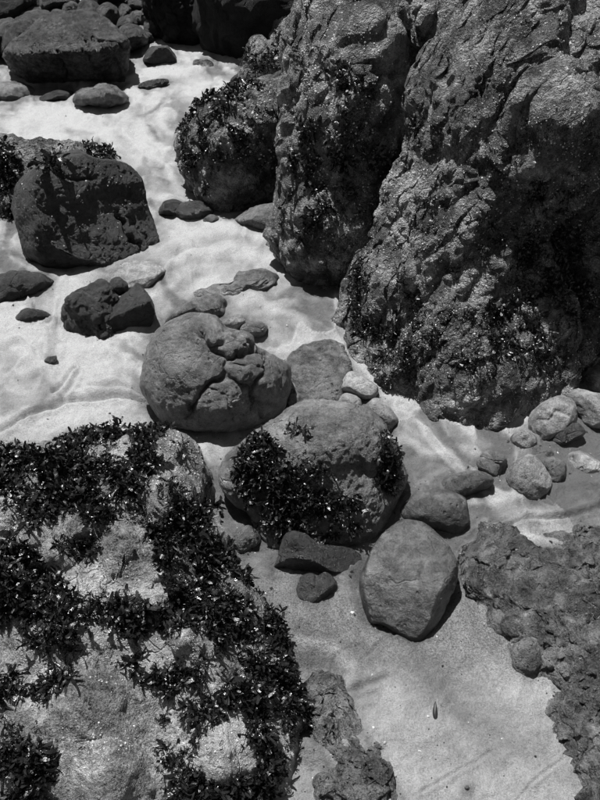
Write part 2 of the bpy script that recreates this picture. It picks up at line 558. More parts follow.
def scatter(rk, count, blobs=None, rng=None, noise_size=0.12, thr=0.0, mode='max', holes=None, minup=None):
    V, F = rk['V'], rk['F']
    T = V[F]
    C = T.mean(1)
    fn = np.cross(T[:, 1] - T[:, 0], T[:, 2] - T[:, 0])
    area = np.linalg.norm(fn, axis=1)
    fn = fn / (area[:, None] + 1e-12)
    w = area * (C[:, 2] > 0.0)
    view = CAMP - C
    vis = (np.sum(fn * view, 1) / np.linalg.norm(view, axis=1))
    w = w * smooth(-0.35, 0.05, vis)
    nz = fbm(C / noise_size + 31.7, 3)
    Q = to_px(C)
    if blobs is not None:
        mk = mask_px(Q, blobs)
        if holes: mk = mk * (1 - mask_px(Q, holes))
        nz2 = fbm(C / (noise_size * .35) + 57.1, 2)
        ed = smooth(0.40, 0.68, mk * .62 + (0.42 * nz + .36 * nz2) * (mk > .02) + thr)
        w = w * ed
    else:
        w = w * smooth(thr - .1, thr + .1, nz)
    if minup is not None: w = w * smooth(minup - .15, minup + .15, fn[:, 2])
    if w.sum() <= 0: return None
    pick = rng.choice(len(F), size=count, p=w / w.sum())
    a, b = rng.random(count), rng.random(count)
    sw = a + b > 1; a[sw] = 1 - a[sw]; b[sw] = 1 - b[sw]
    P = T[pick, 0] + a[:, None] * (T[pick, 1] - T[pick, 0]) + b[:, None] * (T[pick, 2] - T[pick, 0])
    rk['edge'] = ed[pick] if blobs is not None else np.ones(count)
    return P, fn[pick]

def seaweed(label, rk, tufts, blobs, length=0.045, per=10, seed=1, holes=None, noise_size=.1, thr=0.0, width=.2, ribs=2):
    """tufts of strap-like, curling, forked fronds: two blades share their lower half and part at the fork"""
    rng = np.random.default_rng(seed)
    got = scatter(rk, tufts, blobs, rng, noise_size, thr, holes=holes)
    if got is None: return
    P, Nn = got
    stems = per // 2
    m = len(P) * stems
    P = np.repeat(P, stems, 0); Nn = np.repeat(Nn, stems, 0)
    tl = np.repeat(np.clip(rng.lognormal(-.05, .40, len(P) // stems), .35, 1.6), stems)
    tl = tl * np.repeat(.4 + .6 * rk['edge'], stems)
    rnd = rng.normal(size=(m, 3)); rnd -= np.sum(rnd * Nn, 1)[:, None] * Nn
    rnd /= np.linalg.norm(rnd, axis=1)[:, None]
    P = P + rnd * rng.uniform(0, .3, m)[:, None] * length - Nn * 0.002
    d = Nn * rng.uniform(.15, 1.0, m)[:, None] + rnd * rng.uniform(.3, 1.2, m)[:, None]
    d /= np.linalg.norm(d, axis=1)[:, None]
    L = length * tl * rng.uniform(.6, 1.25, m)
    Wd = L * width * rng.uniform(.7, 1.35, m)
    side = np.cross(d, rng.normal(size=(m, 3))); side /= (np.linalg.norm(side, axis=1)[:, None] + 1e-9)
    two = lambda a: np.repeat(a, 2, 0)
    n = m * 2
    P, Nn, d, L, Wd, side, rnd = two(P), two(Nn), two(d), two(L), two(Wd), two(side), two(rnd)
    K = 6
    low_bend = two(rng.normal(size=(m, 3)) * .30) + rnd * .15 - Nn * .22 + np.array([0, 0, -.16])
    up_bend = rng.normal(size=(n, 3)) * 1.15
    low_tw, up_tw = two(rng.uniform(-.4, .4, m)), rng.uniform(-.8, .8, n)
    fork = np.where(np.arange(n) % 2 == 0, 1.0, -1.0)[:, None]
    prof = np.array([.4, .65, .9, 1.05, 1.05, .6])
    ph = rng.uniform(0, 6.28, n)
    pts = np.zeros((n, K, 3, 3))
    pos, dd = P.copy(), d.copy()
    for k in range(K):
        fold = np.cross(side, dd)
        w = (Wd * prof[k] * .5)[:, None]
        r1 = (.35 + .35 * np.sin(ph + k * 1.5))[:, None]; r2 = (.35 + .35 * np.sin(ph * 1.7 + k * 1.3))[:, None]
        pts[:, k, 0] = pos - side * w + fold * w * r1
        pts[:, k, 1] = pos
        pts[:, k, 2] = pos + side * w + fold * w * r2
        pos = pos + dd * (L / (K - 1))[:, None]
        if k < 2: bend, tw = low_bend, low_tw
        else: bend, tw = up_bend + fork * side * (.9 if k == 2 else 0), up_tw
        dd = dd + bend * .65
        dd /= np.linalg.norm(dd, axis=1)[:, None]
        side = side + np.cross(dd, side) * (tw * .5)[:, None]
        side -= np.sum(side * dd, 1)[:, None] * dd
        side /= (np.linalg.norm(side, axis=1)[:, None] + 1e-9)
    if ribs == 2: pts = pts[:, :, ::2]
    V = pts.reshape(-1, 3)
    q = []
    for k in range(K - 1):
        for c in range(ribs - 1):
            q.append([k * ribs + c, k * ribs + c + 1, k * ribs + c + 1 + ribs, k * ribs + c + ribs])
    F = (np.arange(n)[:, None, None] * (K * ribs) + np.array(q)[None]).reshape(-1, 4)
    o = link_mesh('seaweed', V, F, M_WEED, origin=np.array(rk['o'].location))
    tag(o, label, 'seaweed', None, 'stuff')
    return o

def barnacles(rk, count, size=0.006, blobs=None, seed=3, thr=0.05, noise_size=.15, mat=None):
    rng = np.random.default_rng(seed)
    got = scatter(rk, count, blobs, rng, noise_size, thr)
    if got is None: return
    P, Nn = got
    n = len(P)
    t1 = np.cross(Nn, rng.normal(size=(n, 3))); t1 /= np.linalg.norm(t1, axis=1)[:, None]
    t2 = np.cross(Nn, t1)
    s = size * np.clip(rng.lognormal(0, .38, n), .4, 1.8)
    h = s * rng.uniform(.45, .8, n)
    rows = []
    for (rad, ht) in ((1.0, -.25), (.62, .75), (.3, 1.0), (.12, .8)):
        for k in range(6):
            a = k * math.pi / 3
            rr = s * rad * rng.uniform(.85, 1.15, n)
            rows.append(P + t1 * (math.cos(a) * rr)[:, None] + t2 * (math.sin(a) * rr)[:, None] + Nn * (h * ht)[:, None])
    V = np.stack(rows, 1).reshape(-1, 3)
    q = []
    for r_ in range(3):
        for k in range(6):
            q.append([r_ * 6 + k, r_ * 6 + (k + 1) % 6, r_ * 6 + 6 + (k + 1) % 6, r_ * 6 + 6 + k])
    F = (np.arange(n)[:, None, None] * 24 + np.array(q)[None]).reshape(-1, 4)
    o = link_mesh('barnacles', V, F, mat or M_BARN, parent=rk['o'], origin=np.array(rk['o'].location))
    o['kind'] = 'stuff'
    return o

# ------------------------------------------------------------------ the large rocks
big = rock('rock_outcrop', 'massive tall barnacled rock with kelp patches rising behind the two pale wedged pebbles', 'rock',
    [(346,335),(349,305),(362,275),(385,250),(402,215),(420,170),(432,130),(434,85),(445,60),(475,30),(505,0),(540,-50),(620,-110),
     (760,-100),(820,100),(790,260),(700,320),(620,318),(572,345),(560,376),(547,402),(500,420),(440,429),(390,402),(356,372)],
    D=.13, back=.9, base=(440,430), N=(-.22,-.75,.62), fold=((.27,-.82,.5),(-.78,-.43,.45)), p=2.2, level=8, bias=.55, mat=M_ROUGH, center=(520,215),
    zbase=-.08, ctrl=[(530,60,60,.6),(600,250,65,-1.6),(550,235,40,-1.2),(560,135,45,1.2),(515,310,35,-.6),(480,385,40,.5),(640,130,50,1.0)],
    lump=.05, mid=.035, fine=.006, rough=.052, cells=.007, cellsize=.045, ledge=.085, strata=((.42,.35,.84), .42))
lean = rock('rock_outcrop', 'tall dark leaning rock wall behind the weedy round boulder, split by a black cleft', 'rock',
    [(285,225),(290,195),(300,165),(306,130),(308,90),(312,50),(318,10),(330,-50),(420,-100),(520,-80),(510,0),(475,45),(450,95),(445,150),(425,210),
     (398,250),(374,268),(345,276),(320,268),(300,255)],
    D=.35, back=.7, base=(340,277), zbase=-.08, N=(-.1,-.86,.5), p=2.4, level=7, bias=.62, mat=M_ROUGH, center=(375,130),
    ctrl=[(345,120,50,.45),(370,40,40,.35),(420,150,40,-.9),(425,70,40,-.6),(330,220,30,.2),(400,205,30,-.5)],
    lump=.06, mid=.045, fine=.006, rough=.062, cells=.009, cellsize=.05, strata=((.42,.3,.85), .38), ledge=.075)
fore = rock('rock_outcrop', 'low broad rock thickly covered in dark seaweed with pale bare patches', 'rock',
    [(-70,455),(0,450),(40,449),(85,441),(105,434),(125,432),(158,438),(184,452),(196,474),(206,486),(199,500),(196,510),(206,525),(222,548),
     (243,582),(264,606),(275,640),(296,680),(302,720),(296,760),(288,800),(270,880),(100,930),(-120,900),(-160,650)],
    D=.20, back=.35, base=(300,720), zbase=-.04, N=(.05,-.40,.91), p=2.6, level=7, bias=.7, mat=M_WEEDROCK, center=(80,660),
    ctrl=[(120,500,60,0.20),(60,620,50,0.20),(150,600,50,0.15),(230,690,50,0.20),(60,740,60,0.15),(62,560,13,0.38),(38,540,20,0.35),(80,532,16,0.29),(10,520,14,0.36),(165,502,16,0.29),(226,752,26,0.35),(188,640,15,0.35),(10,590,16,0.32),(55,468,12,0.36),(95,705,30,0.22),(175,455,18,0.29),(110,780,30,0.29),(130,560,20,0.17)],
    lump=.05, mid=.045, fine=.004, rough=.024, cells=.003, cellsize=.05, scour=.3)
pit = rock('rock_outcrop', 'flat pitted grey rock shelf breaking through the sand beside the wavy rill', 'rock',
    [(467,574),(478,552),(490,543),(504,537),(532,541),(562,545),(600,540),(700,540),(800,700),(760,880),(640,870),(590,795),(582,770),(566,752),
     (554,727),(546,712),(556,696),(542,687),(528,668),(518,645),(505,630),(497,615),(484,598),(470,584)],
    D=.055, back=.2, base=(545,712), N=(-.02,-.04,1.0), zbase=-.028, p=2.4, level=7, bias=.7, mat=M_PITTED, center=(620,680), soft=.4,
    lump=.05, mid=.03, fine=.004, rough=.062, cells=.013, cellsize=.04, scour=.1)
ridge_rock = rock('rock_ridge', 'narrow low ribbed rock ridge half buried in sand beside the seaweed covered rock', 'rock',
    [(303,705),(311,690),(320,684),(332,692),(342,706),(354,724),(370,747),(386,772),(402,802),(420,850),(345,880),(322,800),(330,772),(316,742)],
    D=.05, back=.15, base=(352,725), N=(.05,-.1,1.0), zbase=-.034, p=2.0, level=6, bias=.6, mat=M_PITTED, center=(352,770),
    lump=.05, mid=.05, fine=.003, rough=.045, cells=.006, cellsize=.035, strata=((.9,.4,0), 2.2))

# ------------------------------------------------------------------ boulders
H = rock('boulder', 'large dark rounded boulder dotted with limpets and split at one flank', 'boulder',
    [(12,208),(14,190),(22,178),(38,167),(50,166),(58,158),(78,154),(95,160),(115,163),(132,170),(141,185),(150,215),(157,235),(152,247),(138,258),
     (115,263),(85,264),(50,260),(30,252),(22,238),(18,225)], D=.30, back=.38, base=(85,264), p=2.5, level=7, mat=M_DARKSTONE,
    ctrl=[(110,185,22,.2),(45,180,15,.2),(60,230,40,.1)], cuts=[(148,228,.25,(.62,-.62,.46))],
    grooves=[([(117,214),(133,240),(148,256)],1.3,.035),([(127,214),(141,234),(152,248)],1.0,.015),([(52,166),(60,176),(90,178)],2.5,.02)],
    lump=.07, mid=.014, fine=.003, rough=.005, scour=1.0)
C = rock('boulder', 'round boulder overgrown with dark seaweed leaning against the tall rock wall', 'boulder',
    [(181,150),(184,132),(198,112),(215,99),(240,93),(265,82),(290,76),(304,92),(309,120),(307,150),(300,175),(282,194),(262,202),(240,208),(220,208),
     (205,200),(195,182),(185,166)], D=.30, back=.35, base=(230,209), p=2.5, level=6, bias=.6, mat=M_ROUGH,
    ctrl=[(240,135,30,.25),(270,170,22,-.35),(215,190,18,.1)], lump=.08, mid=.05, fine=.004, rough=.03, cells=.012, cellsize=.05, scour=.4)
P = rock('boulder', 'big rounded boulder with seaweed on its shaded face in the middle of the sand', 'boulder',
    [(223,483),(225,463),(238,447),(253,436),(277,421),(297,406),(320,400),(357,407),(377,420),(393,447),(405,470),(407,480),(394,507),(380,527),
     (357,537),(325,541),(300,546),(275,545),(260,530),(250,510),(233,497)], D=.17, back=.30, base=(290,546), p=2.7, embed=.5, level=7, mat=M_SMOOTH,
    ctrl=[(310,440,40,.2),(350,440,30,.25),(390,480,18,-.25)], grooves=[([(282,432),(300,425),(325,428)],3,.012),([(352,430),(360,445),(365,475)],5,.015)],
    lump=.05, mid=.008, fine=.004, rough=.003, cells=.0, scour=1.0)
M = rock('boulder', 'pale smooth cracked boulder of bulging lobes', 'boulder',
    [(142,380),(149,347),(163,326),(190,314),(214,317),(226,329),(250,335),(255,346),(268,353),(286,362),(289,377),(283,404),(262,419),(241,426),
     (205,427),(169,420),(157,408),(146,392)], D=.20, back=.26, base=(205,427), p=2.6, level=7, mat=M_SMOOTH,
    ctrl=[(185,370,28,.18),(215,405,22,.12),(270,385,18,.16),(245,370,14,.15),(240,345,10,.12),(205,330,16,.1)],
    grooves=[([(198,328),(213,348),(228,360),(226,376),(207,386),(194,400),(188,416)],1.8,.036),([(214,345),(235,337),(253,346)],1.5,.026),
             ([(230,358),(250,350),(268,354)],1.9,.05),([(228,361),(250,366),(268,369)],1.0,.016),([(268,354),(265,375),(251,390),(253,412)],1.6,.03),
             ([(228,378),(245,385),(252,396),(259,418)],1.4,.024),([(197,346),(180,338),(165,342)],.9,.006),([(205,387),(225,398),(232,418)],.9,.01)],
    lump=.045, mid=.010, fine=.0025, rough=.006, scour=1.0)
G = rock('boulder', 'big angular boulder with a flat pale top and dark undercut front', 'boulder',
    [(6,57),(14,46),(24,36),(38,23),(52,15),(75,13),(95,15),(110,24),(122,38),(127,45),(125,58),(122,76),(112,88),(95,94),(70,95),(43,93),(33,84),(25,74),(14,68)],
    D=.55, back=.5, base=(75,95), zbase=-.12, p=3.4, level=7, mat=M_CRAG, soft=.5,
    cuts=[(75,57,.55,(.0,-.34,.94)),(75,57,.55,(.05,-.80,-.58)),(25,62,.35,(-.6,-.7,-.35)),(122,50,.4,(.7,-.6,-.2))],
    grooves=[([(90,58),(86,42),(74,24)],1.0,.05),([(30,48),(60,40),(100,42),(120,46)],.9,.03),([(45,30),(75,32),(105,28)],.9,.025),([(60,95),(66,75),(62,60)],1.2,.05)], lump=.03, mid=.025, fine=.004, rough=.03, cells=.0, strata=((.3,-.3,.9), 2.0), scour=.6)
T = rock('boulder', 'flat topped dark block with sand dusted over its top beside the seaweed boulder', 'boulder',
    [(360,581),(370,557),(385,531),(406,519),(430,526),(448,542),(457,563),(455,581),(442,608),(431,625),(418,635),(403,632),(385,621),(370,617),(364,602)],
    D=.10, back=.18, base=(415,635), embed=.45, p=2.8, level=7, mat=M_BLOCK, soft=.8,
    cutk=.72, cuts=[(410,575,.60,(-.03,-.10,1.0)),(388,606,.66,(-.25,-.66,.7)),(442,590,.60,(.7,-.6,.3))],
    grooves=[([(425,560),(420,580),(425,605),(412,615)],4,.006)], lump=.04, mid=.008, fine=.0015, rough=.004, scour=1.0)
K = rock('boulder', 'dark broken rock with a pale notch snapped out of its top', 'boulder',
    [(64,318),(67,301),(81,291),(102,282),(111,290),(117,303),(122,318),(116,331),(99,339),(81,339),(73,333)],
    D=.17, back=.2, base=(90,339), p=2.8, level=6, bias=.5, mat=M_DARKSTONE, soft=.4, embed=.35,
    cuts=[(90,310,.62,(-.4,-.85,.2)),(112,312,.4,(.8,-.45,.35)),(92,296,.5,(-.1,-.3,.95))],
    lump=.05, mid=.03, fine=.003, rough=.018, cells=.004, cellsize=.05, scour=.9)
rock('broken_piece', '', None, [(108,312),(116,302),(126,294),(138,284),(150,300),(154,315),(148,326),(120,332),(110,328)], D=.15, back=.15, base=(125,333), p=3.4, level=6, mat=M_DARKSTONE,
    soft=.3, embed=.3, cuts=[(132,305,.55,(-.25,-.25,.93)),(132,312,.6,(.3,-.95,.0))], lump=.03, mid=.02, fine=.002, rough=.008, parent=K['o'], seed=5)
rock('broken_piece', '', None, [(109,288),(113,280),(119,278),(126,284),(126,291),(118,294)], D=.06, back=.08, base=(115,318), p=2.8, level=5, mat=M_DARKSTONE,
    soft=.4, lump=.05, mid=.02, fine=.002, rough=.008, parent=K['o'], seed=9)
H2 = rock('rock_outcrop', 'weed topped rough rock tucked behind the limpet dotted boulder', 'rock',
    [(-40,222),(-40,150),(0,143),(25,144),(50,146),(80,149),(102,154),(112,166),(70,185),(40,212),(10,216)], D=.12, back=.3, base=(10,217), N=(0,-.5,.86), p=2.6, level=6,
    mat=M_ROUGH, center=(25,180), lump=.06, mid=.05, fine=.004, rough=.025, cells=.01, cellsize=.05)
N1 = rock('boulder', 'low dark lumpy rock between the cracked boulder and the massive barnacled rock', 'boulder',
    [(288,362),(296,353),(310,346),(325,343),(340,346),(349,360),(350,385),(342,398),(320,401),(300,400),(290,390),(286,376)], D=.045, back=.15, base=(318,401),
    N=(0,-.25,.97), p=2.5, level=6, mat=M_SMOOTH, lump=.06, mid=.03, fine=.003, rough=.014)
D1 = rock('boulder', 'small dark weedy rock with a pale pointed tip behind the overgrown round boulder', 'boulder',
    [(241,92),(243,70),(250,52),(258,39),(268,46),(285,53),(302,62),(310,90),(302,112),(270,112),(250,102)], D=.28, back=.3, base=(252,104), p=2.5, level=6,
    mat=M_ROUGH, lump=.07, mid=.05, fine=.004, rough=.03, cells=.01, cellsize=.06)
rock('boulder', 'dark craggy rock perched above the weedy rock with the pale tip', 'boulder',
    [(271,45),(277,26),(290,15),(308,2),(335,-14),(345,40),(320,70),(290,66),(276,56)], D=.4, back=.4, base=(290,76), p=2.5, level=6, mat=M_ROUGH,
    lump=.08, mid=.05, fine=.004, rough=.05, cells=.012, cellsize=.08)
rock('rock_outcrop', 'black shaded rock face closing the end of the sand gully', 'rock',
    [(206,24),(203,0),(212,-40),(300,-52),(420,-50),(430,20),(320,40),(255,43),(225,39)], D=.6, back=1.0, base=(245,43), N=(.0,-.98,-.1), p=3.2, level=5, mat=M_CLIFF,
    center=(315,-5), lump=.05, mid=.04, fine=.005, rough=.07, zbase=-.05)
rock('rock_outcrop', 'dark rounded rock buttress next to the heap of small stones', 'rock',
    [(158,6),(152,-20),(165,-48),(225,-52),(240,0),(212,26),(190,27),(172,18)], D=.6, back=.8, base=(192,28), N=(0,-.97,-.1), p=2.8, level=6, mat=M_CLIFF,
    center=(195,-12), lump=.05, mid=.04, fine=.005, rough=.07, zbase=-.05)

# ------------------------------------------------------------------ smaller stones: (name, label, outline, D, material, options)
S = []
def st(label, outline, D, mat=None, name='stone', **k):
    k.setdefault('level', 5); k.setdefault('embed', .38); k.setdefault('facets', 5); k.setdefault('lump', .06); k.setdefault('mid', .015); k.setdefault('fine', .0015); k.setdefault('rough', .004)
    return rock(name, label, 'stone' if name != 'pebble' else 'pebble', outline, D, mat=mat or M_STONE, **k)

# around the flat topped angular boulder and the stone heap
RG = dict(mat=M_CRAG, rough=.022, mid=.035, soft=.6, embed=.12, facets=4)
st('weathered pale rock leaning on the back of the angular flat topped boulder', [(2,52),(5,32),(15,21),(30,13),(48,13),(54,26),(40,42),(22,54)], .4, base=(25,60), **RG)
st('dark low rock at the foot of the weathered pale rock', [(-18,56),(-14,32),(0,23),(12,20),(17,31),(13,42),(8,52)], .3, base=(0,56), **{**RG, 'mat': M_DARKSTONE})
st('pale rounded lump lying on the dark rocks', [(14,15),(20,8),(32,8),(42,10),(40,19),(25,23),(15,21)], .25, base=(28,25), **RG)
st('big black rock looming behind the pale rounded lump', [(-25,28),(-20,-12),(15,-14),(34,0),(24,12),(8,22)], .4, base=(5,28), **{**RG, 'mat': M_CLIFF})
st('mottled grey rock directly behind the angular flat topped boulder', [(35,4),(40,-10),(70,-12),(78,2),(72,14),(55,16),(42,12)], .35, base=(56,18), **RG)
st('small knob of rock just behind the flat boulder top', [(63,13),(65,5),(73,3),(79,8),(77,17)], .2, base=(71,22), **RG)
st('upright rounded rock behind the corner of the flat topped boulder', [(78,12),(82,2),(90,1),(99,8),(105,18),(98,24),(86,20)], .25, base=(95,27), **RG)
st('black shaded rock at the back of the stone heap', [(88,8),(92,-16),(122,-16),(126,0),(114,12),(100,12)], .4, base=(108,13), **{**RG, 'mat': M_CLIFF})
st('pale block with a flat lit top beside the heap of stones', [(108,11),(112,5),(122,5),(132,10),(131,17),(120,20),(110,18)], .22, cuts=[(120,11,.5,(0,-.25,.96))], **RG)
st('small rounded stone in front of the stone heap', [(130,20),(133,14),(141,13),(147,19),(143,24),(132,24)], .12, **RG)
st('dark rock pressed against the corner of the angular flat topped boulder', [(118,44),(120,31),(128,25),(139,29),(147,38),(146,44),(136,47),(126,50)], .3, **RG)
st('rough wedge of rock on the sandy edge of the stone heap', [(146,33),(146,23),(155,18),(166,22),(171,30),(168,35),(156,36)], .2, **RG)
st('mossy boulder on top of the stone heap', [(128,8),(133,-8),(150,-10),(162,4),(160,13),(145,15)], .3, base=(146,15), **RG)
st('slanted rock leaning against the dark cliff buttress', [(158,18),(161,7),(175,11),(182,22),(174,27),(163,24)], .2, **RG)
st('low grey stone wedged below the slanted rock', [(168,32),(174,26),(184,27),(189,34),(182,37)], .12, **RG)
st('wedge shaped stone alone on the open sand of the gully', [(143,60),(148,50),(152,46),(168,46),(174,54),(177,61),(160,64),(148,63)], .18, M_DARKSTONE, soft=.4,
   embed=.1, facets=0, cuts=[(155,52,.75,(-.5,-.3,.8)),(165,57,.6,(.3,-.95,.1))], level=5, bias=.55)
st('dark squarish stone at the foot of the black cliff', [(189,39),(190,31),(196,27),(203,27),(208,35),(206,41),(197,41)], .15, M_DARKSTONE, soft=.6)
st('pale rough stone next to the dark squarish stone', [(205,36),(207,28),(213,27),(217,33),(213,37)], .1)
st('smooth dark stone resting before the black cliff foot', [(225,54),(230,43),(240,38),(250,38),(257,48),(252,57),(238,56)], .2, M_DARKSTONE)
st('tiny dark rock touching the base of the pale tipped weedy rock', [(230,81),(236,75),(244,72),(246,82),(238,83)], .07, M_DARKSTONE)
st('flat crusty slab flush with the sand of the gully', [(193,63),(200,60),(210,62),(213,66),(206,71),(196,69)], .03, M_ROUGH, N=(0,-.3,.95))
st('thin weedy slab showing through the sand beside the wedge shaped stone', [(137,87),(150,82),(168,80),(166,84),(150,88)], .025, M_ROUGH, N=(0,-.3,.95))
st('flattish mottled rock lying in front of the undercut boulder', [(74,101),(82,93),(100,87),(115,89),(125,98),(122,103),(105,105),(85,103)], .22, M_SMOOTH, rough=.03, soft=.6, embed=.1)
st('low smooth rock under the undercut boulder', [(36,101),(48,93),(60,90),(76,93),(74,99),(55,102),(42,103)], .15, M_DARKSTONE)
st('humped grey rock at the dark corner of the undercut boulder', [(-20,106),(-20,88),(5,83),(22,84),(35,91),(33,98),(15,105)], .22, M_SMOOTH, level=5, bias=.55, rough=.012)
st('lichen pale boulder behind the upright rounded rock', [(96,22),(98,10),(108,4),(116,10),(118,22),(108,28)], .22, base=(108,30), **RG)
st('squat grey rock between the pale flat lit block and the small rounded stone', [(116,28),(120,19),(130,17),(136,24),(133,31),(122,32)], .16, **RG)
st('dark rock in the shade at the very back of the stone heap', [(108,4),(112,-14),(132,-16),(136,-2),(130,8),(116,9)], .3, base=(122,10), **{**RG, 'mat': M_DARKSTONE})
st('angular grey rock on the flank of the stone heap', [(140,20),(144,10),(153,9),(160,16),(156,24),(146,26)], .18, base=(150,27), **RG)
st('low dark stone at the edge of the stone heap', [(163,38),(168,33),(178,34),(182,39),(174,42),(166,42)], .1, **{**RG, 'mat': M_DARKSTONE})
st('flat grey stone set in sand beside the rough wedge of rock', [(136,38),(142,33),(150,35),(152,40),(144,43)], .1, **RG)
st('small grey stone by the foot of the dark rocks', [(50,20),(54,12),(64,12),(68,19),(62,24)], .15, base=(60,27), **RG)

# between the boulders
st('small dark stone touching a larger oval one', [(159,212),(163,203),(172,200),(183,203),(184,211),(176,216),(165,215)], .08, M_WETBLACK)
st('dark oval stone lying by the round overgrown boulder', [(176,214),(180,204),(192,201),(206,203),(214,210),(210,218),(198,221),(184,219)], .11, M_WETBLACK)
st('small grey pebble beside the dark oval stone', [(203,222),(207,216),(214,215),(219,220),(212,225)], .04, M_SMOOTH, name='pebble')
st('smooth pale slab at the foot of the tall rock wall', [(234,222),(245,211),(265,204),(290,205),(302,225),(292,238),(270,234),(250,227)], .12, M_SMOOTH, level=5, bias=.55, base=(275,236), soft=.7)
st('pale smooth wedge lying behind the broken rock', [(98,285),(110,273),(130,262),(150,262),(167,271),(160,280),(148,289),(120,294)], .14, M_STONE, level=5, bias=.55, base=(140,293), soft=.6, cuts=[(135,272,.5,(0,-.3,.95))])
st('dark knobbly low rock half sunk in the pale sand', [(-20,292),(-15,279),(5,275),(15,272),(40,274),(55,282),(45,292),(20,300),(0,305),(-20,306)], .10, M_DARKSTONE, level=5, bias=.55, rough=.012, mid=.05)
st('small flat dark stone lying near the knobbly low rock', [(16,318),(25,311),(40,312),(51,317),(45,322),(28,322)], .06, M_DARKSTONE, soft=.7, embed=.7, rough=.012)
st('tiny triangular dark pebble alone on the pale sand', [(45,361),(48,357),(56,356),(56,362),(52,366)], .02, M_WETBLACK, name='pebble', soft=.4)
st('thin broken slab behind the cracked boulder', [(167,325),(175,315),(195,302),(215,298),(232,309),(218,318),(190,318)], .06, M_SMOOTH, N=(0,-.4,.9), rough=.015, level=5, bias=.55)
st('jagged rock shelf flush with the rippled sand beyond the cracked boulder', [(193,302),(205,293),(225,295),(238,283),(260,276),(278,278),(281,286),(262,291),(245,296),(230,302),(210,304)], .045, M_SMOOTH, N=(0,-.3,.95), rough=.035, embed=.6, level=5, bias=.55, soft=.5, center=(236,291))
st('small pale pebble nestled on the shoulder of the cracked boulder', [(225,325),(229,317),(240,315),(245,320),(237,329)], .05, M_STONE, name='pebble', base=(233,333))
st('oval dark pebble beside the small pale one on the cracked boulder', [(241,330),(247,323),(258,321),(267,327),(263,335),(250,336)], .06, M_SMOOTH, name='pebble', base=(252,339))
st('tiny pale pebble trapped beside the cracked boulder', [(283,392),(286,383),(293,382),(297,389),(291,396)], .025, M_STONE, name='pebble')
st('tiny dark pebble trapped beside the cracked boulder', [(287,402),(291,394),(299,395),(301,403),(293,407)], .025, M_SMOOTH, name='pebble')
st('pale blocky pebble wedged between boulder and barnacled rock', [(340,388),(344,377),(352,371),(366,378),(377,387),(375,396),(366,398),(352,393)], .07, base=(360,402), mat=M_STONE, level=5, bias=.55, cuts=[(358,380,.6,(.1,-.3,.95))], soft=.7)
st('pale pebble partly hidden behind the seaweed boulder top', [(339,403),(344,395),(353,395),(361,402),(359,410),(345,410)], .05, base=(350,414), mat=M_STONE)
st('upright oval grey pebble leaning behind the seaweed boulder', [(365,409),(370,401),(378,399),(390,408),(397,418),(394,426),(385,427),(374,417)], .06, base=(385,430), mat=M_STONE, level=5, bias=.55)
st('small pale pebble squeezed under the upright oval one', [(371,416),(376,412),(382,420),(381,430),(374,427)], .03, M_STONE, name='pebble')
# near the seaweed boulder
st('small grey stone in the sand channel beside the weed covered rock', [(232,545),(236,533),(248,526),(258,535),(259,543),(250,548),(243,552),(235,551)], .05, M_SMOOTH, level=5, bias=.55)
st('tiny grey pebble beside the small stone in the sand channel', [(220,545),(222,537),(228,535),(232,542),(229,549),(222,549)], .025, M_SMOOTH, name='pebble')
st('fang shaped dark stone with a raised knob before the seaweed boulder', [(271,576),(277,560),(281,545),(285,534),(294,531),(305,536),(318,545),(335,547),(352,550),(361,558),(358,568),(340,571),(320,573),(305,578),(285,578)],
   .085, M_WETBLACK, level=5, bias=.55, soft=.8, cuts=[(300,562,.7,(-.2,-.95,-.05)),(335,553,.5,(.55,-.45,.7))], ctrl=[(293,540,9,.35)], facets=0)
st('wet black double lobed stone below the fang shaped one', [(297,590),(302,577),(310,573),(318,577),(326,573),(335,580),(335,588),(325,598),(312,602),(300,598)], .05, M_WETBLACK, level=5, bias=.55,
   grooves=[([(318,574),(317,585),(314,595)],2.5,.012)])
# row on the right
st('smooth grey rock nearly buried in sand above the flat topped block', [(398,516),(406,501),(420,493),(445,491),(464,498),(472,512),(469,526),(452,533),(436,529),(415,522)], .08, M_BLOCK, level=5, bias=.55, base=(452,533), N=(0,-.6,.8))
st('long low grey stone tapering out of the sand', [(436,492),(440,481),(455,474),(475,471),(490,475),(493,483),(483,490),(465,495),(448,497)], .06, M_SMOOTH, level=5, bias=.55)
st('cracked round grey stone next to the long low one', [(476,465),(481,455),(488,451),(500,451),(506,460),(505,467),(497,479),(487,473)], .055, M_SMOOTH, level=5, bias=.55, grooves=[([(487,455),(495,464),(505,467)],2,.012)])
st('pale egg shaped stone marked with a light ridge', [(507,475),(512,463),(525,456),(535,457),(550,477),(551,487),(542,495),(532,502),(517,494),(509,486)], .08, M_STONE, level=5, bias=.55,
   cuts=[(545,480,.7,(.75,-.4,.5))])
st('grey angular stone leaning on the pale egg shaped one', [(542,462),(548,458),(557,459),(565,465),(565,477),(557,487),(550,482),(545,472)], .06, M_SMOOTH, level=5, bias=.55, soft=.6)
st('small flat stone behind the pale egg shaped one', [(529,455),(537,447),(550,449),(553,456),(542,462)], .03, M_SMOOTH)
st('smooth oval stone lying apart near the egg shaped one', [(567,462),(571,454),(582,452),(595,459),(605,469),(598,476),(582,475),(572,470)], .06, M_STONE, level=5, bias=.55)
st('small round pale stone at the foot of the barnacled rock', [(511,442),(515,434),(525,431),(534,435),(537,443),(531,450),(520,450)], .05, M_STONE, level=5, bias=.55)
st('big rounded grey stone with a crack across its face', [(529,424),(532,412),(545,402),(560,396),(572,401),(577,415),(571,430),(560,438),(547,443),(535,437)], .09, M_STONE, level=5, bias=.55,
   grooves=[([(537,420),(550,418),(556,412),(570,412)],1.6,.012)])
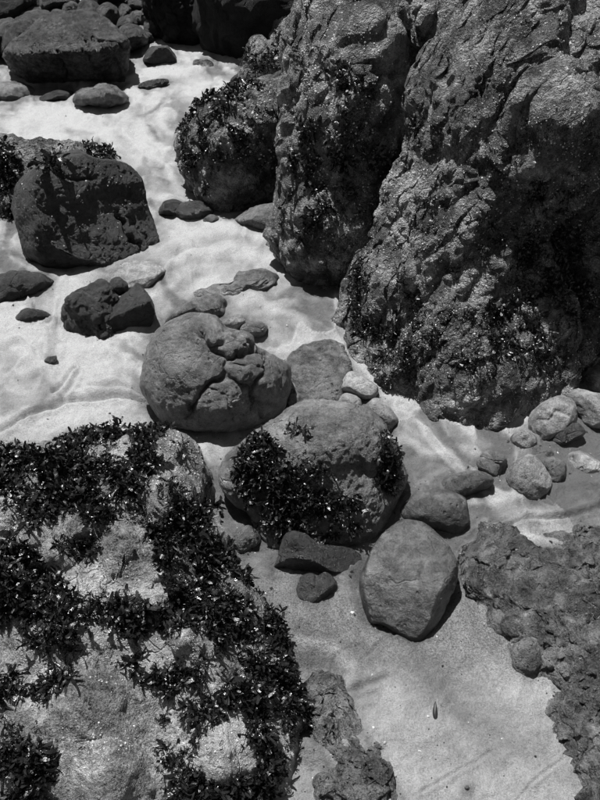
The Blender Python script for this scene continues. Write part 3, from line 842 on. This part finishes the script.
st('thin dark slab propped against the big rounded stone', [(546,443),(552,434),(565,426),(577,422),(585,430),(584,436),(567,445),(552,447)], .04, M_WETBLACK, level=5, bias=.55, soft=.7)
st('large pale smooth stone behind the thin dark slab', [(568,397),(577,389),(590,391),(604,397),(618,412),(614,427),(595,429),(582,423),(575,412)], .10, M_STONE, level=5, bias=.55)
st('round pale pebble on the sand near the large pale stone', [(584,381),(588,375),(600,374),(611,380),(609,389),(596,392),(586,387)], .05, M_STONE)
st('stacked rounded rock under the dark overhang of the barnacled rock', [(589,335),(592,320),(606,312),(625,312),(632,350),(614,360),(600,357),(590,348)], .12, M_SMOOTH, level=5, bias=.55)
st('low dark rock in the shade of the overhang', [(563,346),(570,334),(585,331),(594,340),(590,351),(575,351)], .08, M_DARKSTONE)
st('pale lumpy stone stuck to the edge of the pitted shelf', [(512,657),(513,648),(522,641),(533,640),(540,652),(537,667),(524,673),(515,669)], .05, M_PITTED, level=5, bias=.55, rough=.012, cells=.004)
for lab, x, y, r_ in (('tiny dark pebble against the side of the flat topped block', 460, 569, 3.2), ('tiny grey pebble by the tip of the pitted shelf', 471, 567, 4.5),
                      ('tiny pebble just before the corner of the pitted shelf', 468, 575, 2.5), ('pea sized dark pebble on the open grainy sand', 467, 787, 2.0),
                      ('small bleached pebble on the sand under the overhang', 552, 372, 3.0)):
    st(lab, [(x + r_ * 1.2 * math.cos(a), y + r_ * math.sin(a)) for a in np.linspace(0, 2 * math.pi, 8, endpoint=False)], r_ * .0022, M_SMOOTH, name='pebble', level=4, fine=.0005, rough=0)

# black mussel shell standing in the sand
def mussel(px, py):
    B = ground(px, py + 6)
    L, Wd, Th = .042, .013, .007
    rng_t = np.linspace(0, 1, 14)
    V, F = [], []
    K = 12
    for i, t in enumerate(rng_t):
        w = Wd / 2 * (math.sin(math.pi * min(1, t * .92 + .08)) ** .6) * (1.15 - .55 * t)
        h = Th * (math.sin(math.pi * min(1, t * .9 + .08)) ** .7) * (1.1 - .4 * t)
        for k in range(K):
            a = 2 * math.pi * k / K
            V.append([w * math.cos(a) + .004 * t * t, L * t, max(h * math.sin(a), -h * .35) + .004])
    for i in range(13):
        for k in range(K):
            F.append([i * K + k, i * K + (k + 1) % K, (i + 1) * K + (k + 1) % K, (i + 1) * K + k])
    V = np.array(V); 
    a = math.radians(22); R = np.array([[1, 0, 0], [0, math.cos(a), -math.sin(a)], [0, math.sin(a), math.cos(a)]])
    V = V @ R.T + B
    o = link_mesh('mussel_shell', V, F, M_MUSSEL, origin=B)
    tag(o, 'slender black mussel shell lying on the open grainy sand', 'shell')
mussel(435, 713)

# ------------------------------------------------------------------ seaweed and barnacles
seaweed('dark glossy seaweed carpeting the low broad rock', fore, 4100,
    [(30,480,75,40,.82),(110,450,60,22,.82),(150,470,50,45,.82),(60,520,60,40,.82),(150,520,50,35,.82),(190,545,40,40,.82),(215,600,55,50,.82),(255,640,35,40,.82),(30,600,45,40,.82),
     (110,640,60,35,.7),(60,660,50,30,.8),(20,560,30,30,.8),(255,700,60,45,.82),(285,740,28,60,.82),(180,690,40,40,.82),(30,740,45,30,.8),(190,770,40,50,.7),(260,790,50,40,.82),(150,620,40,30,.8),(90,590,30,20,.8),(10,790,50,30,.8),(25,690,40,22,.95)],
    length=.029, per=14, seed=5, width=.15, holes=[(178,472,24,26,.85),(120,565,42,30,1,-25),(105,715,55,50,1),(225,755,30,28,1,-30),(90,780,40,30,1),(65,565,16,20,1),(70,530,30,14,.9),(165,500,20,10,.8),(10,520,14,12,.9),(60,700,20,14,.9),(190,640,18,14,.9)], noise_size=.085)
seaweed('dark seaweed hanging on the shaded face of the big rounded boulder', P, 900,
    [(258,458,17,22,1),(250,482,13,20,.8),(300,485,38,30,.95),(328,505,30,22,.75),(290,515,30,20,.75),(296,430,8,6,.8),(387,465,12,32,.72),(310,528,55,12,.62),(243,470,12,20,.7)], length=.028, per=12, seed=8, width=.15, ribs=2, noise_size=.06)
seaweed('dark seaweed tufts on the massive barnacled rock', big, 1250,
    [(385,345,30,35,.9),(365,330,14,30,.9),(430,330,45,25,.65),(470,370,25,30,.75),(520,340,40,30,.7),(410,280,16,25,.6),(530,260,70,55,.8),(560,180,40,40,.55),(470,210,20,40,.5),(395,385,40,12,.7),(360,290,12,30,.8),(545,300,50,30,.85),(480,320,30,20,.7),(440,180,20,30,.5)], length=.028, per=10, seed=11, width=.15, noise_size=.12)
seaweed('small dark weed tufts clinging to the leaning rock wall', lean, 700,
    [(300,200,20,50,.6),(345,230,40,35,.6),(340,120,40,60,.5),(370,180,30,40,.6),(320,60,30,40,.5),(400,200,25,40,.6)], length=.036, per=6, seed=12, width=.2, noise_size=.12)
seaweed('dark seaweed fringe over the round leaning boulder', C, 620,
    [(195,140,16,35,1),(215,105,30,11,1),(250,92,30,9,1),(225,140,25,30,.6),(255,125,30,20,.6),(215,170,25,25,.7),(285,110,20,25,.45)], length=.034, per=8, seed=13, width=.2, noise_size=.12)
seaweed('dark seaweed crowning the small pale tipped rock', D1, 220, [(275,60,30,14,1),(255,60,10,14,.7),(285,80,20,16,.6)], length=.04, per=7, seed=14, width=.2)
seaweed('seaweed on the rough rock behind the limpet dotted boulder', H2, 420, [(5,175,18,26,1),(10,205,14,14,1),(90,152,30,9,1),(50,162,16,10,.9),(5,150,14,8,.7),(65,150,20,6,.8)], length=.04, per=7, seed=15, width=.2)
seaweed('sprig of weed in the hollow of the limpet dotted boulder', H, 40, [(52,166,9,8,1)], length=.05, per=6, seed=16, noise_size=.5)

barnacles(H, 70, .0028, [(80,210,65,45,1)], seed=21, noise_size=.6, thr=.25)
barnacles(big, 4200, .0021, [(450,260,110,180,1),(560,250,60,180,.9),(480,400,70,30,1),(530,60,80,80,.8)], seed=22, noise_size=.09, thr=-.05)  # pale barnacle specks here also stand in for glints on the rock
barnacles(lean, 1700, .0028, [(350,130,60,150,1),(410,180,40,90,.8)], seed=23, noise_size=.1, thr=-.05)
barnacles(C, 260, .004, [(260,130,50,50,1)], seed=24)
barnacles(fore, 500, .0016, [(120,565,42,30,.8),(105,715,55,50,.7),(225,755,30,28,.9),(160,470,50,40,.8)], seed=25)

# ------------------------------------------------------------------ the sand
SAND = {}
def make_sand():
    # rows spaced geometrically with distance, columns by angle: fine near the rocks, coarse far away, reaching well past everything
    ny, nx = 680, 540
    Y = np.concatenate([CAM_H / np.tan(np.radians(np.linspace(80, 10.5, ny - 60))), CAM_H / math.tan(math.radians(10.5)) * 1.06 ** np.arange(1, 61)])
    a = np.linspace(-1, 1, nx)
    a = a * (.5 + .5 * np.abs(a) ** 8)
    X = np.outer(Y * .55 + .75, a * 1.7)
    Yg = np.repeat(Y[:, None], nx, 1)
    P = np.stack([X.ravel(), Yg.ravel(), np.zeros(X.size)], -1)
    Q = to_px(P)
    near = smooth(14, 8, P[:, 1])
    W = P.copy()
    z = .018 * fbm(W / .9 + 3.1, 3) * near
    # soft flow-swept undulations running down the gully
    fl = np.stack([P[:, 0] * 3.2 + .5 * P[:, 1], P[:, 1] * 1.3 - .3 * P[:, 0], np.full(len(P), 2.2)], -1)
    z += .016 * fbm(fl * 1.1, 3) * near
    z += .0060 * fbm(W / .06 + 8, 3) * near
    z += .0022 * fbm(W / .014 + 5, 2) * near
    wet = .12 + .20 * smooth(400, 560, Q[:, 1] + .12 * (Q[:, 0] - 300)) * near + .13 * smooth(150, 300, Q[:, 0]) * smooth(170, 260, Q[:, 1]) + .06 * smooth(160, 100, Q[:, 1])
    nf = 1 - .85 * smooth(470, 600, Q[:, 1])
    wet += .28 * nf * fbm(fl * .9 + 7.7, 4)
    # thin water-laid streaks
    stq = np.stack([P[:, 0] * 12 + 2.2 * fbm(P * 1.6 + 4, 2), P[:, 1] * 2.2, np.full(len(P), .7)], -1)
    wet += .18 * nf * fbm(stq, 3)
    for (x, y, rx, ry, ang, am) in ((445,690,75,24,32,.26),(400,660,60,18,15,.12),(520,500,80,26,-8,.32),(470,540,40,24,-20,.25),(420,450,50,30,10,.12),(250,560,40,45,0,.15),
                                    (300,640,40,50,0,.08),(340,760,60,60,0,.05),(60,255,60,14,10,.45),(225,262,26,14,0,.22),(320,300,40,24,0,.28),(110,385,60,12,0,.22),(20,300,40,50,0,.1),  # the band below the limpet boulder is damp scour plus its painted overhang shadow
                                    (300,270,40,10,0,.2),(170,330,14,40,20,.2),(520,760,80,30,30,.15),(560,360,40,20,0,.2),(560,480,60,20,0,.2),(160,410,30,16,0,.6),
                                    (60,110,90,8,-4,-.12),(190,75,70,14,0,-.15),(60,345,80,40,0,-.12),(100,415,90,10,-8,-.2),(200,230,60,20,30,-.1),(170,170,20,30,0,-.1),(430,770,90,40,0,-.05)):
        an = math.radians(ang)
        dx, dy = Q[:, 0] - x, Q[:, 1] - y
        u = dx * math.cos(an) + dy * math.sin(an); v = -dx * math.sin(an) + dy * math.cos(an)
        wet += am * np.exp(-(u / rx) ** 2 - (v / ry) ** 2)
    wq = np.stack([P[:, 0] * 4.5 + 1.2 * P[:, 1], P[:, 1] * 2.6 - .8 * P[:, 0], np.full(len(P), 4.4)], -1)
    wq = wq + .9 * np.stack([fbm(wq * .7 + 11, 2), fbm(wq * .7 + 31, 2), np.zeros(len(P))], -1)
    wet += .5 * nf * smooth(.05, .55, fbm(wq, 4, .55)) - .2 * nf * smooth(.05, .5, -fbm(wq, 4, .55))
    bq = np.stack([P[:, 0] * 3.4 + 1.1 * P[:, 1], P[:, 1] * 1.5 - .5 * P[:, 0], np.full(len(P), 9.1)], -1)
    bq = bq + .8 * np.stack([fbm(bq * .8 + 51, 3), fbm(bq * .8 + 71, 3), np.zeros(len(P))], -1)
    n1 = perlin(bq * 1.0); n2 = perlin(bq * 2.1 + 5.5)
    l1 = np.exp(-(n1 / .05) ** 2); l2 = np.exp(-(n2 / .07) ** 2)
    e1 = np.tanh(n1 / .10)                                    # one side of each flow line is damp, the other drained
    n3 = perlin(bq * 4.3 + 15.5); l3 = np.exp(-(n3 / .07) ** 2) * smooth(-.1, .3, fbm(P * 2.1 + 61, 2))
    amt = smooth(-.25, .35, fbm(P * .9 + 21, 2)) * near * (.35 + .65 * nf)
    z += (.009 * l1 + .005 * l2) * amt + (.0035 * l3 - .001) * near
    wet += (-.40 * l1 - .22 * l2 + .34 * e1 + .16) * amt * (.4 + .6 * nf) + .07 * nf * near - .16 * l3 * near
    # rills and scratches, photo polyline, width in px, depth in m
    Qn = Q + np.stack([perlin(P * 9), perlin(P * 9 + 40)], -1) * 3
    for (poly, wd, dp, am) in (([(458,568),(468,548),(490,532),(520,524),(560,520),(605,506)],2.2,.009,.25),([(452,560),(462,542),(486,526),(520,518)],2.0,.005,.15),
                               ([(0,430),(38,414),(70,399),(110,395),(150,401)],2.2,.010,.3),([(55,396),(63,383),(73,366)],1.6,.007,.25),([(62,400),(70,385),(78,372)],1.6,.006,.2),
                               ([(90,386),(120,386),(150,394)],2.0,.006,.2),([(348,693),(366,687),(386,678)],2.5,.006,.1),([(330,670),(333,658),(346,649),(360,646)],1.3,.004,.1),
                               ([(362,662),(380,645),(398,628)],1.6,.003,.05),([(420,791),(450,774),(492,749)],1.4,.003,.0),([(515,802),(534,780),(562,758)],1.4,.003,.0),
                               ([(205,545),(213,520),(212,505),(208,495)],1.4,.004,.05),([(150,160),(165,172),(185,200)],4,.008,.1),([(160,158),(178,168),(200,205)],4,.006,.05),
                               ([(150,285),(165,262),(195,245),(230,240)],4,.008,.1),([(120,135),(160,140),(175,120)],4,.006,.05)):
        d = seg_dist(Qn, poly)
        on = (P[:, 1] > .3)
        z -= 1.6 * dp * np.exp(-(d / wd) ** 2) * on
        z += dp * .9 * np.exp(-((d - 2.4 * wd) / (1.3 * wd)) ** 2) * on
        wet += 1.6 * am * np.exp(-(d / (wd * 1.2)) ** 2)
    # crests of sand left between the run-off channels: drained and pale on top, darker on the lower side
    for (poly, wd, hgt) in (([(120,128),(150,150),(166,166),(176,190),(200,214)],4,.010),([(205,224),(240,236),(285,244),(338,270)],5,.010),([(160,278),(188,258),(228,250),(270,262)],5,.010),
                            ([(148,302),(172,287),(196,268)],4,.008),([(298,300),(326,306),(350,298)],5,.008),([(-10,138),(60,141),(125,134)],3,.008),([(398,438),(430,456),(470,450),(500,462)],5,.008),
                            ([(392,505),(388,476),(400,446)],5,.008),([(250,300),(290,318),(335,330)],5,.009),([(-10,345),(30,352),(52,372),(48,392)],5,.008),([(150,75),(200,70),(240,62)],3,.006),
                            ([(205,450),(215,480),(212,505),(226,530)],5,.010),([(470,505),(520,500),(570,488),(610,480)],4,.008),([(480,560),(520,546),(560,548),(610,535)],4,.008),
                            ([(300,640),(330,648),(352,668),(350,690)],6,.008),([(80,345),(120,352),(140,372)],4,.006),([(0,245),(20,268),(60,275)],4,.006)):
        d = seg_dist(Qn, poly)
        dd_ = seg_dist(Qn - np.array([0, 2.6 * wd]), poly)
        z += hgt * np.exp(-(d / (1.6 * wd)) ** 2)
        wet += -.34 * np.exp(-(d / wd) ** 2) + .26 * np.exp(-(dd_ / (1.5 * wd)) ** 2)
    # sand heaped over and against rocks
    for (x, y, r_, h) in ((398,512,26,.035),(425,505,22,.022),(330,352,22,.03),(300,300,40,.02),(440,483,18,.012),(520,548,30,.02),(560,556,20,.02),(170,280,22,.03),(250,300,40,.02),(560,500,60,.02),(310,750,14,.03),(200,300,30,.015)):
        g = np.exp(-((Q[:, 0] - x) ** 2 + (Q[:, 1] - y) ** 2) / r_ ** 2)
        z += h * g
    # scour moats, damp at the bottom
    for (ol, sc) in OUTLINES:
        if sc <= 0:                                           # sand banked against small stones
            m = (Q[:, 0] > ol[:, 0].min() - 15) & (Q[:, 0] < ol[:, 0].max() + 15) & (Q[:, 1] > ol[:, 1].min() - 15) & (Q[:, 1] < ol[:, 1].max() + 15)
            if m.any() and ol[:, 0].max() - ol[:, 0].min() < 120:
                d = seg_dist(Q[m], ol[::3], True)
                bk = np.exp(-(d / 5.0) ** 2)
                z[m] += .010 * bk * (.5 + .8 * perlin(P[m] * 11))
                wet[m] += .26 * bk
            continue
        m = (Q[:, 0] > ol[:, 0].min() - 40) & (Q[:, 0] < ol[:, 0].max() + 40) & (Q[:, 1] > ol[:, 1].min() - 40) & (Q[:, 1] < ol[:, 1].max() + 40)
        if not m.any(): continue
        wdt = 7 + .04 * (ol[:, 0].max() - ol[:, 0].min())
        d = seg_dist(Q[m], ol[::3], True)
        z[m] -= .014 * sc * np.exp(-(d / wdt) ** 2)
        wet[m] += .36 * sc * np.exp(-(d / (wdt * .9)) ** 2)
    P[:, 2] = z
    SAND['P'] = P[(P[:, 1] < 9) & (np.abs(P[:, 0]) < 5)].astype(np.float32)
    grit = smooth(500, 760, Q[:, 1]) * smooth(1.0, 1.3, P[:, 1]) + .15
    i = np.arange(ny - 1)[:, None] * nx + np.arange(nx - 1)[None]
    F = np.stack([i, i + 1, i + nx + 1, i + nx], -1).reshape(-1, 4)
    o = link_mesh('sand_ground', P, F, M_SAND, attrs={'wet': np.clip(wet, 0, 1), 'grit': grit})
    tag(o, 'pale rippled beach sand winding between the rocks', None, None, 'structure')
make_sand()

# ------------------------------------------------------------------ shell grit and weed scraps lying on the sand
def sand_litter():
    rng = np.random.default_rng(77)
    pts = []
    for (ol, sc) in OUTLINES:                                    # gathered along the foot of the rocks
        k = max(2, int(len(ol) * .35))
        j = rng.integers(0, len(ol), k)
        if np.ptp(ol[:, 0]) < 14: continue
        q = ol[j] + rng.normal(size=(k, 2)) * np.array([9, 6.0])
        pts += [ground(*p) for p in q if p[1] > 30]
    for _ in range(900):                                         # and strewn thinly everywhere
        pts.append(ground(rng.uniform(-40, 640), 30 + 800 * rng.random() ** .8))
    pts = np.array(pts)
    n = len(pts)
    s = .0015 * np.clip(rng.lognormal(0, .6, n), .4, 3.5)
    ang = rng.uniform(0, 6.28, n)
    base = np.array([[math.cos(a), math.sin(a), 0] for a in np.linspace(0, 6.28, 5, endpoint=False)] + [[0, 0, 1.0], [0, 0, -1.0]])
    V = base[None] * rng.uniform(.6, 1.4, (n, 7, 1)) * s[:, None, None]
    V[:, :, 1] *= rng.uniform(.5, 1.6, n)[:, None]; V[:, :, 2] *= .6
    c, sn = np.cos(ang)[:, None], np.sin(ang)[:, None]
    V = np.stack([V[:, :, 0] * c - V[:, :, 1] * sn, V[:, :, 0] * sn + V[:, :, 1] * c, V[:, :, 2]], -1) + pts[:, None]
    V[:, :, 2] += SAND_Z(pts)[:, None] + (s * .3)[:, None]
    q = [[i, (i + 1) % 5, 5] for i in range(5)] + [[(i + 1) % 5, i, 6] for i in range(5)]
    F = (np.arange(n)[:, None, None] * 7 + np.array(q)[None])
    dark = rng.random(n) < .7
    for sel, mt, nm, lb in ((dark, M_MUSSEL, 'dark_grit', 'scattered dark shell and weed scraps on the sand'), (~dark, M_BARN, 'shell_grit', 'scattered pale shell grit on the sand')):
        Vs = V[sel].reshape(-1, 3); k = int(sel.sum())
        Fs = (np.arange(k)[:, None, None] * 7 + np.array(q)[None]).reshape(-1, 3)
        tag(link_mesh(nm, Vs, Fs, mt, smooth_shade=False), lb, 'grit', None, 'stuff')

def SAND_Z(pts):
    out = np.zeros(len(pts))
    P2 = SAND['P']
    for i in range(0, len(pts), 64):
        d = (P2[None, :, 0] - pts[i:i + 64, None, 0]) ** 2 + (P2[None, :, 1] - pts[i:i + 64, None, 1]) ** 2
        out[i:i + 64] = P2[np.argmin(d, 1), 2]
    return out
sand_litter()
